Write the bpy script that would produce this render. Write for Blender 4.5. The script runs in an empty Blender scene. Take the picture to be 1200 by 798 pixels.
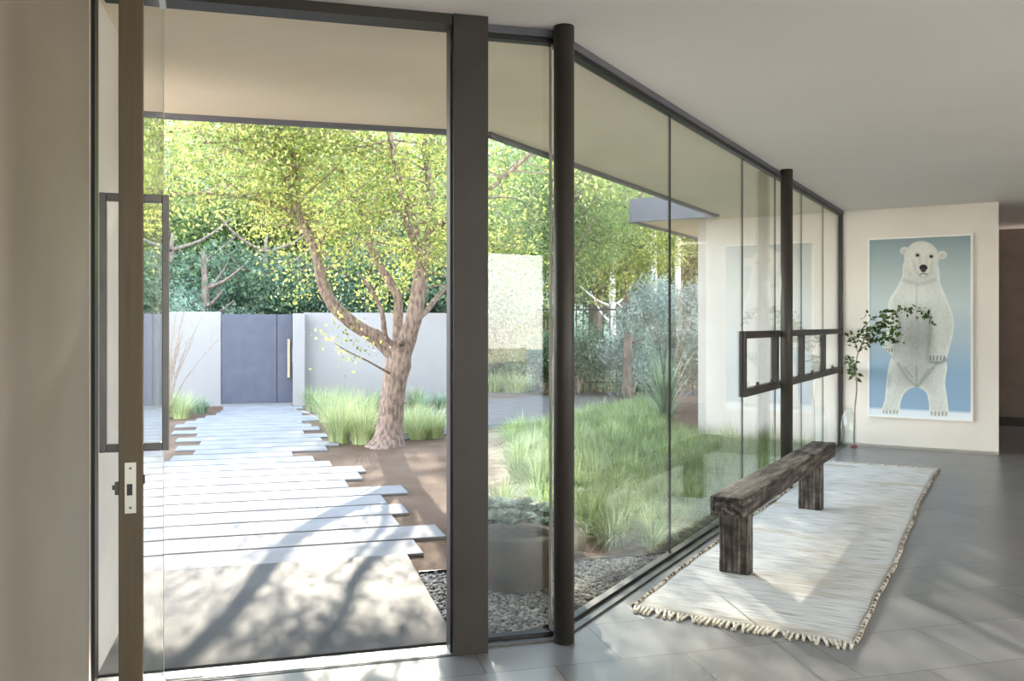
import bpy, math, random
import numpy as np
from mathutils import Vector, noise

random.seed(7)
RNG = np.random.default_rng(11)
COL = bpy.context.scene.collection
F, HZ, CAMZ = 1030.0, 380.0, 1.6

def W(px, py, D):                      # point at depth D seen at photo coordinates
    return Vector(((px-600)/F*D, D, CAMZ+(HZ-py)/F*D))
def GR(px, py, z=0.0):                 # ground point
    D = (CAMZ-z)*F/(py-HZ)
    return Vector(((px-600)/F*D, D, z))
def TP(t, p, z=0.0):                   # frame of the door and paving
    return Vector((t*.96593-p*.25882, t*.25882+p*.96593, z))
C0 = TP(1.36, 4.31)                    # glass corner
GD = Vector((.5023, .8647, 0)).normalized()
GN = Vector((GD.y, -GD.x, 0))          # towards the room
def GL(s, off=0.0, z=0.0):             # along the long glass wall
    v = C0+GD*s+GN*off
    v.z = z
    return v

# ---------------------------------------------------------------- materials
def mat(name):
    m = bpy.data.materials.new(name); m.use_nodes = True
    nt = m.node_tree; nt.nodes.clear()
    out = nt.nodes.new('ShaderNodeOutputMaterial')
    return m, nt, out
def N(nt, typ, **kw):
    n = nt.nodes.new(typ)
    for k, v in kw.items():
        if k.startswith('i_'):
            n.inputs[k[2:].replace('_', ' ')].default_value = v
        else:
            setattr(n, k, v)
    return n
def rgba(c): return (c[0], c[1], c[2], 1)
def ramp(nt, fac, stops):
    r = nt.nodes.new('ShaderNodeValToRGB')
    e = r.color_ramp.elements
    while len(e) < len(stops): e.new(.5)
    for i, (p, c) in enumerate(stops):
        e[i].position = p; e[i].color = rgba(c)
    nt.links.new(fac, r.inputs[0]); return r.outputs[0]
def surf(name, c1, c2=None, scale=4, rough=.6, bump=0, bscale=30, metal=0, stretch=(1, 1, 1), spec=.5, detail=4, coat=0, rot=0, lo=.35, hi=.65):
    m, nt, out = mat(name)
    b = N(nt, 'ShaderNodeBsdfPrincipled'); L = nt.links.new
    L(b.outputs[0], out.inputs[0])
    b.inputs['Roughness'].default_value = rough; b.inputs['Metallic'].default_value = metal
    b.inputs['Specular IOR Level'].default_value = spec
    b.inputs['Coat Weight'].default_value = coat
    tc = N(nt, 'ShaderNodeTexCoord'); mp = N(nt, 'ShaderNodeMapping')
    mp.inputs['Scale'].default_value = stretch; mp.inputs['Rotation'].default_value = (0, 0, rot)
    L(tc.outputs['Object'], mp.inputs[0])
    if c2 is None: b.inputs['Base Color'].default_value = rgba(c1)
    else:
        n = N(nt, 'ShaderNodeTexNoise', i_Scale=scale, i_Detail=detail)
        L(mp.outputs[0], n.inputs['Vector'])
        L(ramp(nt, n.outputs[0], [(lo, c1), (hi, c2)]), b.inputs['Base Color'])
    if bump:
        n = N(nt, 'ShaderNodeTexNoise', i_Scale=bscale, i_Detail=6)
        L(mp.outputs[0], n.inputs['Vector'])
        bp = N(nt, 'ShaderNodeBump', i_Strength=bump, i_Distance=.01)
        L(n.outputs[0], bp.inputs['Height']); L(bp.outputs[0], b.inputs['Normal'])
    return m
def leafmat(name, cols, trans=.45, rough=.5, gain=.62):
    m, nt, out = mat(name); L = nt.links.new
    g = N(nt, 'ShaderNodeNewGeometry')
    c = ramp(nt, g.outputs['Random Per Island'], [(i/max(1, len(cols)-1), k) for i, k in enumerate(cols)])
    d = N(nt, 'ShaderNodeBsdfPrincipled', i_Roughness=rough); L(c, d.inputs['Base Color'])
    d.inputs['Specular IOR Level'].default_value = .35
    tc = N(nt, 'ShaderNodeTexCoord'); nz = N(nt, 'ShaderNodeTexNoise', i_Scale=2.2, i_Detail=3.0); L(tc.outputs['Object'], nz.inputs['Vector'])
    mr = N(nt, 'ShaderNodeMapRange'); mr.inputs[1].default_value = .3; mr.inputs[2].default_value = .7; mr.inputs[3].default_value = .45*gain; mr.inputs[4].default_value = 1.25*gain
    L(nz.outputs[0], mr.inputs[0]); vm = N(nt, 'ShaderNodeVectorMath', operation='SCALE'); L(c, vm.inputs[0]); L(mr.outputs[0], vm.inputs['Scale'])
    c = vm.outputs[0]; L(c, d.inputs['Base Color'])
    t = N(nt, 'ShaderNodeBsdfTranslucent')
    L(c, t.inputs[0])
    mx = N(nt, 'ShaderNodeMixShader'); mx.inputs[0].default_value = trans
    L(d.outputs[0], mx.inputs[1]); L(t.outputs[0], mx.inputs[2]); L(mx.outputs[0], out.inputs[0])
    return m
def glassmat(name, tint, refl=1.0, ior=1.5):
    m, nt, out = mat(name); L = nt.links.new
    tr = N(nt, 'ShaderNodeBsdfTransparent'); tr.inputs[0].default_value = rgba(tint)
    gl = N(nt, 'ShaderNodeBsdfGlossy', i_Roughness=0.0); gl.inputs[0].default_value = (refl, refl, refl, 1)
    fr = N(nt, 'ShaderNodeFresnel', i_IOR=ior)
    g = N(nt, 'ShaderNodeNewGeometry'); mr = N(nt, 'ShaderNodeMapRange')      # same reflection from both faces of a pane
    mr.inputs[3].default_value = ior; mr.inputs[4].default_value = 1/ior
    L(g.outputs['Backfacing'], mr.inputs[0]); L(mr.outputs[0], fr.inputs[0])
    mx = N(nt, 'ShaderNodeMixShader')
    L(fr.outputs[0], mx.inputs[0]); L(tr.outputs[0], mx.inputs[1]); L(gl.outputs[0], mx.inputs[2]); L(mx.outputs[0], out.inputs[0])
    return m

M = {}
M['wall'] = surf('white_plaster', (.60, .565, .53), (.65, .615, .58), scale=1.5, rough=.75, bump=.15, bscale=40)
M['wall_in'] = surf('room_paint', (.70, .655, .60), (.74, .695, .64), scale=1.5, rough=.7)
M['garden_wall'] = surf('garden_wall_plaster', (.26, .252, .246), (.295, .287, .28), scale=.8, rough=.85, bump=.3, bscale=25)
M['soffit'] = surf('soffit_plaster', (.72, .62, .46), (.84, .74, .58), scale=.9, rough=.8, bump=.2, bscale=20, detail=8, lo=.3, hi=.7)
M['hall'] = surf('brown_hall_paint', (.13, .10, .08), (.16, .12, .10), rough=.7)
M['taupe'] = surf('taupe_plaster', (.25, .205, .17), (.28, .235, .20), scale=1.5, rough=.6)
M['ceiling'] = surf('ceiling_paint', (.76, .715, .68), (.79, .745, .71), scale=.8, rough=.8)
M['bronze'] = surf('dark_bronze_metal', (.030, .025, .021), (.038, .032, .027), rough=.5, metal=0, spec=.35)
M['black'] = surf('black_metal', (.010, .009, .009), rough=.45)
M['greysteel'] = surf('blackened_steel', (.085, .082, .08), (.12, .115, .11), rough=.35, metal=.6, scale=6)
M['fascia'] = surf('zinc_fascia', (.10, .10, .118), (.12, .12, .14), rough=.5, metal=.3)
M['doorwood'] = surf('brown_door_edge', (.062, .044, .021), (.082, .058, .028), scale=3, rough=.5, stretch=(20, 20, 1))
M['latch'] = surf('satin_steel', (.55, .53, .48), rough=.35, metal=.8)
M['roofing'] = surf('roof_felt', (.2, .2, .2), rough=.9)
M['slab'] = surf('smooth_concrete', (.060, .059, .060), (.092, .089, .085), scale=1.6, rough=.65, spec=.12, bump=.05, bscale=50)
M['terrace'] = surf('pale_terrace_stone', (.58, .55, .50), (.66, .63, .58), rough=.9)
M['plank'] = surf('pale_concrete', (.185, .182, .18), (.225, .222, .22), scale=2.5, rough=.85, spec=.2, bump=.2, bscale=60)
M['dirt'] = surf('decomposed_granite', (.10, .062, .038), (.15, .10, .07), scale=1.2, rough=.95, spec=.15, bump=.8, bscale=60, detail=10)
M['path'] = surf('compacted_path', (.095, .08, .075), (.12, .105, .10), scale=3, rough=.95, spec=.15, bump=.4, bscale=80)
M['soil'] = surf('dark_soil', (.07, .05, .035), (.13, .095, .07), scale=20, rough=1, bump=.8, bscale=60)
M['gate'] = surf('slate_blue_gate_paint', (.062, .069, .10), (.075, .082, .112), rough=.5)
M['oak'] = surf('oak_pull', (.42, .30, .19), (.52, .38, .25), rough=.5, stretch=(20, 20, 2))
M['white_frame'] = surf('white_frame_paint', (.80, .79, .77), rough=.4)
M['hill'] = surf('hillside_scrub', (.10, .15, .09), (.30, .34, .22), scale=1.1, rough=1, detail=8)
M['cream'] = surf('cream_plaster', (.78, .68, .50), (.82, .72, .55), rough=.8)
M['glass'] = glassmat('clear_glass', (.955, .97, .955))
M['bottle'] = glassmat('bottle_glass', (.95, .97, .97), ior=1.45)
M['rock'] = surf('boulder_stone', (.26, .22, .18), (.42, .37, .31), scale=9, rough=.9, bump=.6, bscale=25)
M['pebble'] = leafmat('pebbles', [(.10, .10, .10), (.30, .29, .28), (.5, .48, .46), (.16, .15, .15), (.62, .60, .58)], trans=0, rough=.8)
M['bowl'] = surf('aged_bronze_bowl', (.022, .014, .008), (.075, .052, .032), scale=3.5, rough=.42, bump=.15, bscale=8)
M['wool'] = None

# bark
def bark(name, a, b, sc=14):
    return surf(name, a, b, scale=sc, rough=.95, bump=1.0, bscale=35, stretch=(1, 1, .35), detail=8, lo=.38, hi=.6)
M['bark'] = bark('brown_bark', (.12, .082, .062), (.27, .195, .15), 26)
M['bark_pale'] = bark('pale_bark', (.48, .44, .42), (.66, .62, .60), 8)
M['bark_dark'] = bark('dark_bark', (.09, .07, .055), (.2, .16, .13))
M['twig'] = surf('twig_bark', (.22, .17, .13), (.32, .26, .2), scale=20, rough=.9)
# foliage
M['lf_main'] = leafmat('yellow_green_leaves', [(.13, .20, .05), (.26, .34, .09), (.48, .50, .13), (.70, .64, .20), (.24, .34, .10), (.42, .46, .13)], .55, gain=.95)
M['lf_green'] = leafmat('mid_green_leaves', [(.10, .18, .06), (.20, .30, .10), (.34, .42, .15), (.15, .24, .10)], .45, gain=.85)
M['lf_dark'] = leafmat('dark_blue_green_leaves', [(.05, .11, .06), (.12, .20, .11), (.26, .35, .18), (.06, .13, .09), (.17, .26, .15)], .4, gain=.95)
M['lf_teal'] = leafmat('pale_teal_leaves', [(.16, .27, .20), (.25, .37, .27), (.36, .48, .36)], .4, gain=1.1)
M['lf_silver'] = leafmat('silver_grey_leaves', [(.24, .31, .27), (.36, .43, .38), (.50, .56, .51), (.20, .27, .22)], .35, gain=1.15)
M['lf_yellow'] = leafmat('sunny_yellow_green_leaves', [(.36, .42, .12), (.55, .56, .20), (.25, .33, .10)], .5)
M['sedge'] = leafmat('green_sedge', [(.13, .22, .06), (.25, .34, .12), (.42, .48, .24), (.17, .27, .08), (.62, .66, .40), (.11, .19, .06)], .4, gain=1.15)
M['feather'] = leafmat('pale_feather_grass', [(.33, .42, .18), (.50, .55, .28), (.62, .64, .38), (.25, .36, .15)], .45, gain=1.15)
M['flax'] = leafmat('flax_blades', [(.15, .27, .12), (.30, .42, .26), (.46, .54, .40)], .35, gain=.95)
M['succ'] = leafmat('succulent_leaves', [(.22, .34, .22), (.38, .48, .36), (.52, .58, .48), (.30, .42, .24)], .15, gain=.9)
M['vase_leaf'] = leafmat('branch_leaves', [(.06, .13, .03), (.12, .22, .05), (.20, .32, .07)], .3)
M['berry'] = surf('red_root', (.35, .06, .05), rough=.5)

def tile_mat():
    m, nt, out = mat('grey_stone_floor_tiles'); L = nt.links.new
    b = N(nt, 'ShaderNodeBsdfPrincipled'); L(b.outputs[0], out.inputs[0])
    tc = N(nt, 'ShaderNodeTexCoord'); mp = N(nt, 'ShaderNodeMapping')
    mp.inputs['Rotation'].default_value = (0, 0, -math.radians(15)); mp.inputs['Location'].default_value = (-1.26+.66*4, -3.92+.49*20, 0)
    L(tc.outputs['Object'], mp.inputs[0])
    br = N(nt, 'ShaderNodeTexBrick', i_Scale=1.0, offset=.5)
    br.inputs['Brick Width'].default_value = .66; br.inputs['Row Height'].default_value = .49
    br.inputs['Mortar Size'].default_value = .0028; br.inputs['Mortar Smooth'].default_value = .1
    br.inputs['Color1'].default_value = (.225, .225, .235, 1); br.inputs['Color2'].default_value = (.18, .18, .188, 1)
    br.inputs['Mortar'].default_value = (.07, .068, .066, 1)
    L(mp.outputs[0], br.inputs['Vector'])
    n = N(nt, 'ShaderNodeTexNoise', i_Scale=3.0, i_Detail=8.0); L(mp.outputs[0], n.inputs['Vector'])
    n2 = N(nt, 'ShaderNodeMapRange'); n2.inputs[3].default_value = .78; n2.inputs[4].default_value = 1.22
    L(n.outputs[0], n2.inputs[0])
    mx = N(nt, 'ShaderNodeVectorMath', operation='SCALE'); L(br.outputs[0], mx.inputs[0]); L(n2.outputs[0], mx.inputs['Scale'])
    L(mx.outputs[0], b.inputs['Base Color'])
    r = N(nt, 'ShaderNodeMapRange'); r.inputs[3].default_value = .22; r.inputs[4].default_value = .42
    L(n.outputs[0], r.inputs[0]); L(r.outputs[0], b.inputs['Roughness'])
    bp = N(nt, 'ShaderNodeBump', i_Strength=.3, i_Distance=.003, invert=True); L(br.outputs['Fac'], bp.inputs['Height']); L(bp.outputs[0], b.inputs['Normal'])
    return m
M['tiles'] = tile_mat()

def wool_mat():
    m, nt, out = mat('undyed_wool'); L = nt.links.new
    b = N(nt, 'ShaderNodeBsdfPrincipled', i_Roughness=.95); L(b.outputs[0], out.inputs[0])
    b.inputs['Specular IOR Level'].default_value = .1
    tc = N(nt, 'ShaderNodeTexCoord'); mp = N(nt, 'ShaderNodeMapping')
    mp.inputs['Scale'].default_value = (2.2, 26, 1)      # weft runs across the rug
    L(tc.outputs['Object'], mp.inputs[0])
    n = N(nt, 'ShaderNodeTexNoise', i_Scale=2.0, i_Detail=6.0); L(mp.outputs[0], n.inputs['Vector'])
    c = ramp(nt, n.outputs[0], [(.28, (.27, .25, .22)), (.39, (.60, .59, .57)), (.52, (.78, .78, .77)), (.7, (.86, .86, .85))])
    mp2 = N(nt, 'ShaderNodeMapping'); mp2.inputs['Scale'].default_value = (.25, 1.1, 1); L(tc.outputs['Object'], mp2.inputs[0])
    n3 = N(nt, 'ShaderNodeTexNoise', i_Scale=2.3, i_Detail=2.0); L(mp2.outputs[0], n3.inputs['Vector'])
    c3 = ramp(nt, n3.outputs[0], [(.34, (.82, .74, .63)), (.44, (1, 1, 1))])
    mm = N(nt, 'ShaderNodeMix', data_type='RGBA', blend_type='MULTIPLY'); mm.inputs[0].default_value = 1
    L(c, mm.inputs[6]); L(c3, mm.inputs[7]); L(mm.outputs[2], b.inputs['Base Color'])
    n2 = N(nt, 'ShaderNodeTexNoise', i_Scale=9.0, i_Detail=5.0); L(mp.outputs[0], n2.inputs['Vector'])
    bp = N(nt, 'ShaderNodeBump', i_Strength=.9, i_Distance=.012); L(n2.outputs[0], bp.inputs['Height']); L(bp.outputs[0], b.inputs['Normal'])
    return m
M['wool'] = wool_mat()
M['fringe'] = surf('wool_fringe', (.66, .58, .46), (.80, .75, .66), scale=30, rough=.95)
M['stitch'] = surf('brown_stitching', (.10, .07, .045), (.62, .56, .47), scale=9, rough=.95, stretch=(3, 3.0, 1), lo=.46, hi=.54)

def timber_mat():
    m, nt, out = mat('weathered_timber'); L = nt.links.new
    b = N(nt, 'ShaderNodeBsdfPrincipled', i_Roughness=.8); L(b.outputs[0], out.inputs[0])
    b.inputs['Specular IOR Level'].default_value = .3
    tc = N(nt, 'ShaderNodeTexCoord'); mp = N(nt, 'ShaderNodeMapping'); mp.inputs['Scale'].default_value = (1.6, 22, 22)
    L(tc.outputs['Object'], mp.inputs[0])
    n = N(nt, 'ShaderNodeTexNoise', i_Scale=1.6, i_Detail=8.0, i_Roughness=.65); L(mp.outputs[0], n.inputs['Vector'])
    c = ramp(nt, n.outputs[0], [(.34, (.008, .007, .006)), (.47, (.038, .031, .027)), (.6, (.095, .082, .073)), (.75, (.24, .22, .205))])
    n4 = N(nt, 'ShaderNodeTexNoise', i_Scale=14.0, i_Detail=6.0); L(tc.outputs['Object'], n4.inputs['Vector'])
    c4 = ramp(nt, n4.outputs[0], [(.35, (.55, .5, .5)), (.6, (1.5, 1.45, 1.4))])
    mm = N(nt, 'ShaderNodeMix', data_type='RGBA', blend_type='MULTIPLY'); mm.inputs[0].default_value = 1
    L(c, mm.inputs[6]); L(c4, mm.inputs[7]); L(mm.outputs[2], b.inputs['Base Color'])
    bp = N(nt, 'ShaderNodeBump', i_Strength=.8, i_Distance=.006); L(n.outputs[0], bp.inputs['Height']); L(bp.outputs[0], b.inputs['Normal'])
    return m
M['timber'] = timber_mat()

# ---------------------------------------------------------------- objects
def tag(o, label=None, cat=None, group=None, kind=None):
    if label: o['label'] = label
    if cat: o['category'] = cat
    if group: o['group'] = group
    if kind: o['kind'] = kind
    return o
def empty(name, loc=(0, 0, 0), rz=0):
    o = bpy.data.objects.new(name, None); COL.objects.link(o)
    o.location = loc; o.rotation_euler = (0, 0, rz); o.empty_display_size = .1
    return o
class MB:
    def __init__(s): s.v = []; s.f = []; s.n = 0
    def add(s, V, Fc):
        V = np.asarray([tuple(x) for x in V] if not isinstance(V, np.ndarray) else V, dtype=float)
        s.v.append(V); s.f += [tuple(int(i)+s.n for i in f) for f in Fc]; s.n += len(V)
    def box(s, a, b):
        (x0, y0, z0), (x1, y1, z1) = a, b
        s.add([(x0, y0, z0), (x1, y0, z0), (x1, y1, z0), (x0, y1, z0), (x0, y0, z1), (x1, y0, z1), (x1, y1, z1), (x0, y1, z1)],
              [(0, 3, 2, 1), (4, 5, 6, 7), (0, 1, 5, 4), (1, 2, 6, 5), (2, 3, 7, 6), (3, 0, 4, 7)])
    def prism(s, pts, z0, z1):          # polygon extruded vertically
        n = len(pts)
        s.add([(p[0], p[1], z0) for p in pts]+[(p[0], p[1], z1) for p in pts],
              [tuple(range(n-1, -1, -1)), tuple(range(n, 2*n))]+[(i, (i+1) % n, (i+1) % n+n, i+n) for i in range(n)])
    def bar(s, A, B, w, z0, z1, off=0):  # upright slab along A-B, w thick
        A = Vector((A[0], A[1], 0)); B = Vector((B[0], B[1], 0)); d = (B-A).normalized(); n = Vector((d.y, -d.x, 0))
        a = n*(off-w/2); b = n*(off+w/2)
        s.prism([A+b, B+b, B+a, A+a], z0, z1)
    def tube(s, pts, rad, seg=8, cap=True, wob=0):
        pts = [Vector(p) for p in pts]; n = len(pts)
        if not isinstance(rad, (list, tuple)): rad = [rad]*n
        V = []; up = None
        for i, p in enumerate(pts):
            d = (pts[min(i+1, n-1)]-pts[max(i-1, 0)]).normalized()
            if up is None:
                up = Vector((1, 0, 0)) if abs(d.z) > .7 else Vector((0, 0, 1))
            x = (up-d*up.dot(d)).normalized(); y = d.cross(x); up = x
            for k in range(seg):
                a = 2*math.pi*k/seg
                q = (x*math.cos(a)+y*math.sin(a))
                r = rad[i]
                if wob: r *= 1+wob*noise.noise((p+q*r)*4.0)+.5*wob*noise.noise((p+q*r)*13.0)
                V.append(p+q*r)
        Fc = [(i*seg+k, i*seg+(k+1) % seg, (i+1)*seg+(k+1) % seg, (i+1)*seg+k) for i in range(n-1) for k in range(seg)]
        if cap: Fc += [tuple(range(seg-1, -1, -1)), tuple((n-1)*seg+k for k in range(seg))]
        s.add(V, Fc)
    def lathe(s, prof, c=(0, 0, 0), seg=48, closed=False):
        V = [(c[0]+r*math.cos(2*math.pi*k/seg), c[1]+r*math.sin(2*math.pi*k/seg), c[2]+z) for r, z in prof for k in range(seg)]
        n = len(prof)
        Fc = [(i*seg+k, i*seg+(k+1) % seg, (i+1)*seg+(k+1) % seg, (i+1)*seg+k) for i in range(n-1) for k in range(seg)]
        if closed: Fc += [((n-1)*seg+k, (n-1)*seg+(k+1) % seg, (k+1) % seg, k) for k in range(seg)]
        else: Fc += [tuple(range(seg-1, -1, -1)), tuple((n-1)*seg+k for k in range(seg))]
        s.add(V, Fc)
    def build(s, name, m, parent=None, bevel=0, smooth=False, loc=None, rz=0):
        me = bpy.data.meshes.new(name)
        me.from_pydata(np.concatenate(s.v).tolist(), [], s.f)
        me.update()
        if smooth:
            me.polygons.foreach_set('use_smooth', [True]*len(me.polygons))
        me.materials.append(m)
        o = bpy.data.objects.new(name, me); COL.objects.link(o)
        if parent is not None: o.parent = parent
        if loc is not None: o.location = loc; o.rotation_euler = (0, 0, rz)
        if bevel:
            b = o.modifiers.new('bevel', 'BEVEL'); b.width = bevel; b.segments = 2; b.limit_method = 'ANGLE'
        return o
def quads(name, V, m, parent=None, loc=None, k=4):
    """V: (n,k,3) islands of k-gon faces, or (n,s,2,3) strips"""
    V = np.asarray(V, dtype=np.float32)
    me = bpy.data.meshes.new(name)
    if V.ndim == 3:
        n = V.shape[0]; nv = n*k
        idx = np.arange(nv, dtype=np.int32); nf = n; lens = k
    else:
        n, s_ = V.shape[:2]; nv = n*s_*2
        base = (np.arange(n)*s_*2)[:, None, None]+(np.arange(s_-1)*2)[None, :, None]
        idx = (base+np.array([0, 1, 3, 2])[None, None, :]).reshape(-1).astype(np.int32); nf = n*(s_-1)
    me.vertices.add(nv); me.vertices.foreach_set('co', V.reshape(-1))
    me.loops.add(len(idx)); me.loops.foreach_set('vertex_index', idx)
    me.polygons.add(nf); me.polygons.foreach_set('loop_start', np.arange(nf, dtype=np.int32)*k)
    me.update(calc_edges=True); me.validate()
    me.materials.append(m)
    o = bpy.data.objects.new(name, me); COL.objects.link(o)
    if parent is not None: o.parent = parent
    if loc is not None: o.location = loc
    return o
def unit(n):
    v = RNG.normal(size=(n, 3)); return v/np.linalg.norm(v, axis=1, keepdims=True)
def leaves(P, size, aspect=.5, up=.5):
    """folded rhombus leaves at the points P"""
    n = len(P)
    d = unit(n); d[:, 2] -= .3; d /= np.linalg.norm(d, axis=1, keepdims=True)
    nn = unit(n)+np.array([0, 0, up]); s = np.cross(d, nn); s /= np.linalg.norm(s, axis=1, keepdims=True)
    nn = np.cross(s, d)
    L = (size*RNG.uniform(.6, 1.25, n))[:, None]
    a = P; b = P+d*L*.45+s*L*aspect*.5+nn*L*.08; c = P+d*L; e = P+d*L*.45-s*L*aspect*.5+nn*L*.08
    return np.stack([a, b, c, e], 1)
def blades(cx, h, spread, n, width, segs=4, curl=.6, r0=.06):
    """grass blades; cx (m,3) clump centres, n blades each"""
    m = len(cx); T = m*n
    c = np.repeat(np.asarray(cx, float), n, 0)
    a = RNG.uniform(0, 2*math.pi, T); rr = r0*np.sqrt(RNG.uniform(0, 1, T))
    dirx = np.stack([np.cos(a), np.sin(a), np.zeros(T)], 1)
    side = np.stack([-np.sin(a), np.cos(a), np.zeros(T)], 1)
    H = h*RNG.uniform(.55, 1.1, T); S = spread*RNG.uniform(.15, 1.15, T)
    base = c+dirx*rr[:, None]
    out = []
    for i in range(segs+1):
        t = i/segs
        hgt = H*(t-curl*.5*t*t*(S/spread))
        p = base+dirx*(S*t**1.8)[:, None]+np.stack([np.zeros(T), np.zeros(T), hgt], 1)
        w = width*(1-t*.92)*.5
        out.append(np.stack([p-side*w, p+side*w], 1))
    return np.stack(out, 1)

def spline(pts, per=4):
    pts = [Vector(p) for p in pts]; out = []
    for i in range(len(pts)-1):
        p0 = pts[max(i-1, 0)]; p1 = pts[i]; p2 = pts[i+1]; p3 = pts[min(i+2, len(pts)-1)]
        for j in range(per):
            t = j/per
            out.append(.5*((2*p1)+(p2-p0)*t+(2*p0-5*p1+4*p2-p3)*t*t+(3*p1-p0-3*p2+p3)*t**3))
    out.append(pts[-1]); return out
def rads(a, n): return [float(x) for x in np.interp(np.linspace(0, len(a)-1, n), range(len(a)), a)]

def structure(o): o['kind'] = 'structure'; return o

# ================================================================ SETTING
Qe = Vector((4.37, 11.69, 0))                      # inner corner of glass and back wall
BD = Vector((GD.y, -GD.x, 0))                      # along the back wall, to the right
Qr = Qe+BD*1.84
Qh = Qr+GD*3.6
ext_end = Qe-BD*1.95
room = [TP(-.79, -3.2), Vector((8.8, -3.3, 0)), Vector((8.8, 12.6, 0)), Qh+BD*2.6, Qh-BD*1.3, Qr-BD*1.3, Qe, C0, TP(.9, 4.31), TP(-.79, 4.31)]
b = MB(); b.prism(room, -.12, 0.0); structure(b.build('floor', M['tiles']))
b = MB(); b.prism([p for p in room], 3.10, 3.14); structure(b.build('ceiling', M['ceiling']))
# left wall: room part, and its outside continuation
b = MB(); b.bar(TP(-.79, -3.2), TP(-.79, 4.18), .2, 0, 3.1, off=-.1); structure(b.build('wall_left', M['taupe']))
b = MB(); b.bar(TP(-.79, 4.30), TP(-.79, 5.3), .2, -.12, 3.10, off=-.1); structure(b.build('wall_outside_left', M['wall']))
# wall with the picture and its continuation outdoors (one wall)
b = MB(); b.bar(Qe, Qr, .12, 0, 3.1, off=-.06); structure(b.build('wall_back', M['wall_in']))
b = MB(); b.bar(ext_end, Qe-BD*.02, .22, -.12, 3.1, off=-.11); structure(b.build('wall_garden_side', M['wall']))
b = MB(); b.bar(Qr-BD*1.3+GD*.13, Qh-BD*1.3, .2, 0, 3.1, off=-.1); structure(b.build('wall_hallway_left', M['hall']))
b = MB(); b.bar(Qh-BD*1.5, Qh+BD*3.4, .2, 0, 3.1, off=-.1); structure(b.build('wall_hallway_end', M['hall']))
b = MB(); b.bar(Qh-BD*1.28, Qh+BD*3.2, .02, 0, .14, off=.012); structure(b.build('baseboard_hallway', M['bronze']))
b = MB(); b.bar(Qe+BD*.02, Qr-BD*.0, .012, 0, .035, off=.006); structure(b.build('baseboard_back', M['latch']))
# right and rear walls, unseen; tall openings added to fill the room with daylight
def pierced(name, A, B, gaps, z1=3.1):
    A = Vector((A[0], A[1], 0)); B = Vector((B[0], B[1], 0)); d = (B-A).normalized(); L = (B-A).length
    b = MB(); x = 0
    for g0, g1 in gaps:
        b.bar(A+d*x, A+d*g0, .2, 0, z1, off=.1); b.bar(A+d*g0, A+d*g1, .2, 2.75, z1, off=.1); x = g1
    b.bar(A+d*x, A+d*L, .2, 0, z1, off=.1)
    return structure(b.build(name, M['wall_in']))
pierced('wall_rear', TP(-.79, -3.2), (8.8, -3.3), [(.3, 8.3)])
pierced('wall_right', (8.8, -3.3), (8.8, 12.6), [(.3, 7.6)])
k = 2
for A, dd, gaps in ((TP(-.79, -3.2), Vector((1, 0, 0)), [(.3, 8.3)]), (Vector((8.8, -3.3, 0)), Vector((0, 1, 0)), [(.3, 7.6)])):
    for g0, g1 in gaps:
        w = structure(empty('window_%d' % k, A+dd*g0)); k += 1
        fr = MB()
        def wb(a, c, z0, z1):
            fr.bar(dd*a, dd*c, .07, z0, z1, off=.1)
        L = g1-g0
        wb(0, L, 0, .07); wb(0, L, 2.68, 2.75)
        for i in range(6): x = (L-.06)*i/5; wb(x, x+.06, .07, 2.68)
        fr.build('window_frame', M['bronze'], w)
        gl = MB(); gl.bar(dd*.03, dd*(L-.03), .01, .05, 2.7, off=.1); gl.build('pane', M['glass'], w)

# roof and soffit
corner = Vector((-.17, 6.85, 0)); tip = Vector((2.82, 12.02, 0)); r2 = tip-BD*1.25; r3 = r2+GD*3.4
outline = [TP(-6.5, 6.66), corner, tip, r2, r3, r3+BD*4.6]
sof = [TP(-6.5, 4.33), TP(-6.5, 6.66), corner, tip, r2, r3, r3+BD*3.2, Qe-BD*.0, C0, TP(-.79, 4.33)]
sof = [(p[0], p[1]) for p in sof][::-1]
b = MB(); b.prism(sof, 3.10, 3.14); structure(b.build('roof_soffit', M['soffit']))
rf = [TP(-6.5, -1), Vector((2.2, -3.9, 0)), Vector((12, -3.9, 0)), Vector((12, 14.5, 0)), r3+BD*4.6, r3, r2, tip, corner, TP(-6.5, 6.66)]
b = MB(); b.prism(rf, 3.142, 3.34); structure(b.build('roof', M['roofing']))
b = MB()
for A, B in ((TP(-6.5, 6.66), corner), (corner, tip), (tip, r2), (r2, r3)):
    d = (B-A).normalized(); b.bar(A-d*.02, B+d*.02, .05, 3.065, 3.40, off=-.026)
structure(b.build('roof_fascia', M['fascia']))

# ---------------------------------------------------------------- outdoors ground
b = MB(); b.prism([(-40, 1), (-4, 1.0), TP(-.9, 4.31), C0-GN*.02, Qe-GN*.02, Qe+GD*9, (40, 22), (40, 70), (-40, 70)], -.3, -.035)
structure(b.build('ground', M['dirt']))
b = MB(); b.prism([TP(-4.0, 4.36), TP(.88, 4.36), TP(.88, 6.11), TP(-4.0, 6.11)], -.034, 0.0)
structure(b.build('entrance_slab', M['slab'], bevel=.004))
pp = [GR(x, y, -.03) for x, y in ((440, 520), (560, 505), (600, 500), (650, 492), (690, 480), (730, 471), (775, 466), (830, 463), (830, 458), (760, 459), (700, 461), (640, 464), (600, 467), (560, 470), (500, 471), (470, 480))]
b = MB(); b.prism([(p.x, p.y) for p in pp], -.034, -.022); structure(b.build('garden_path', M['path']))

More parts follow.
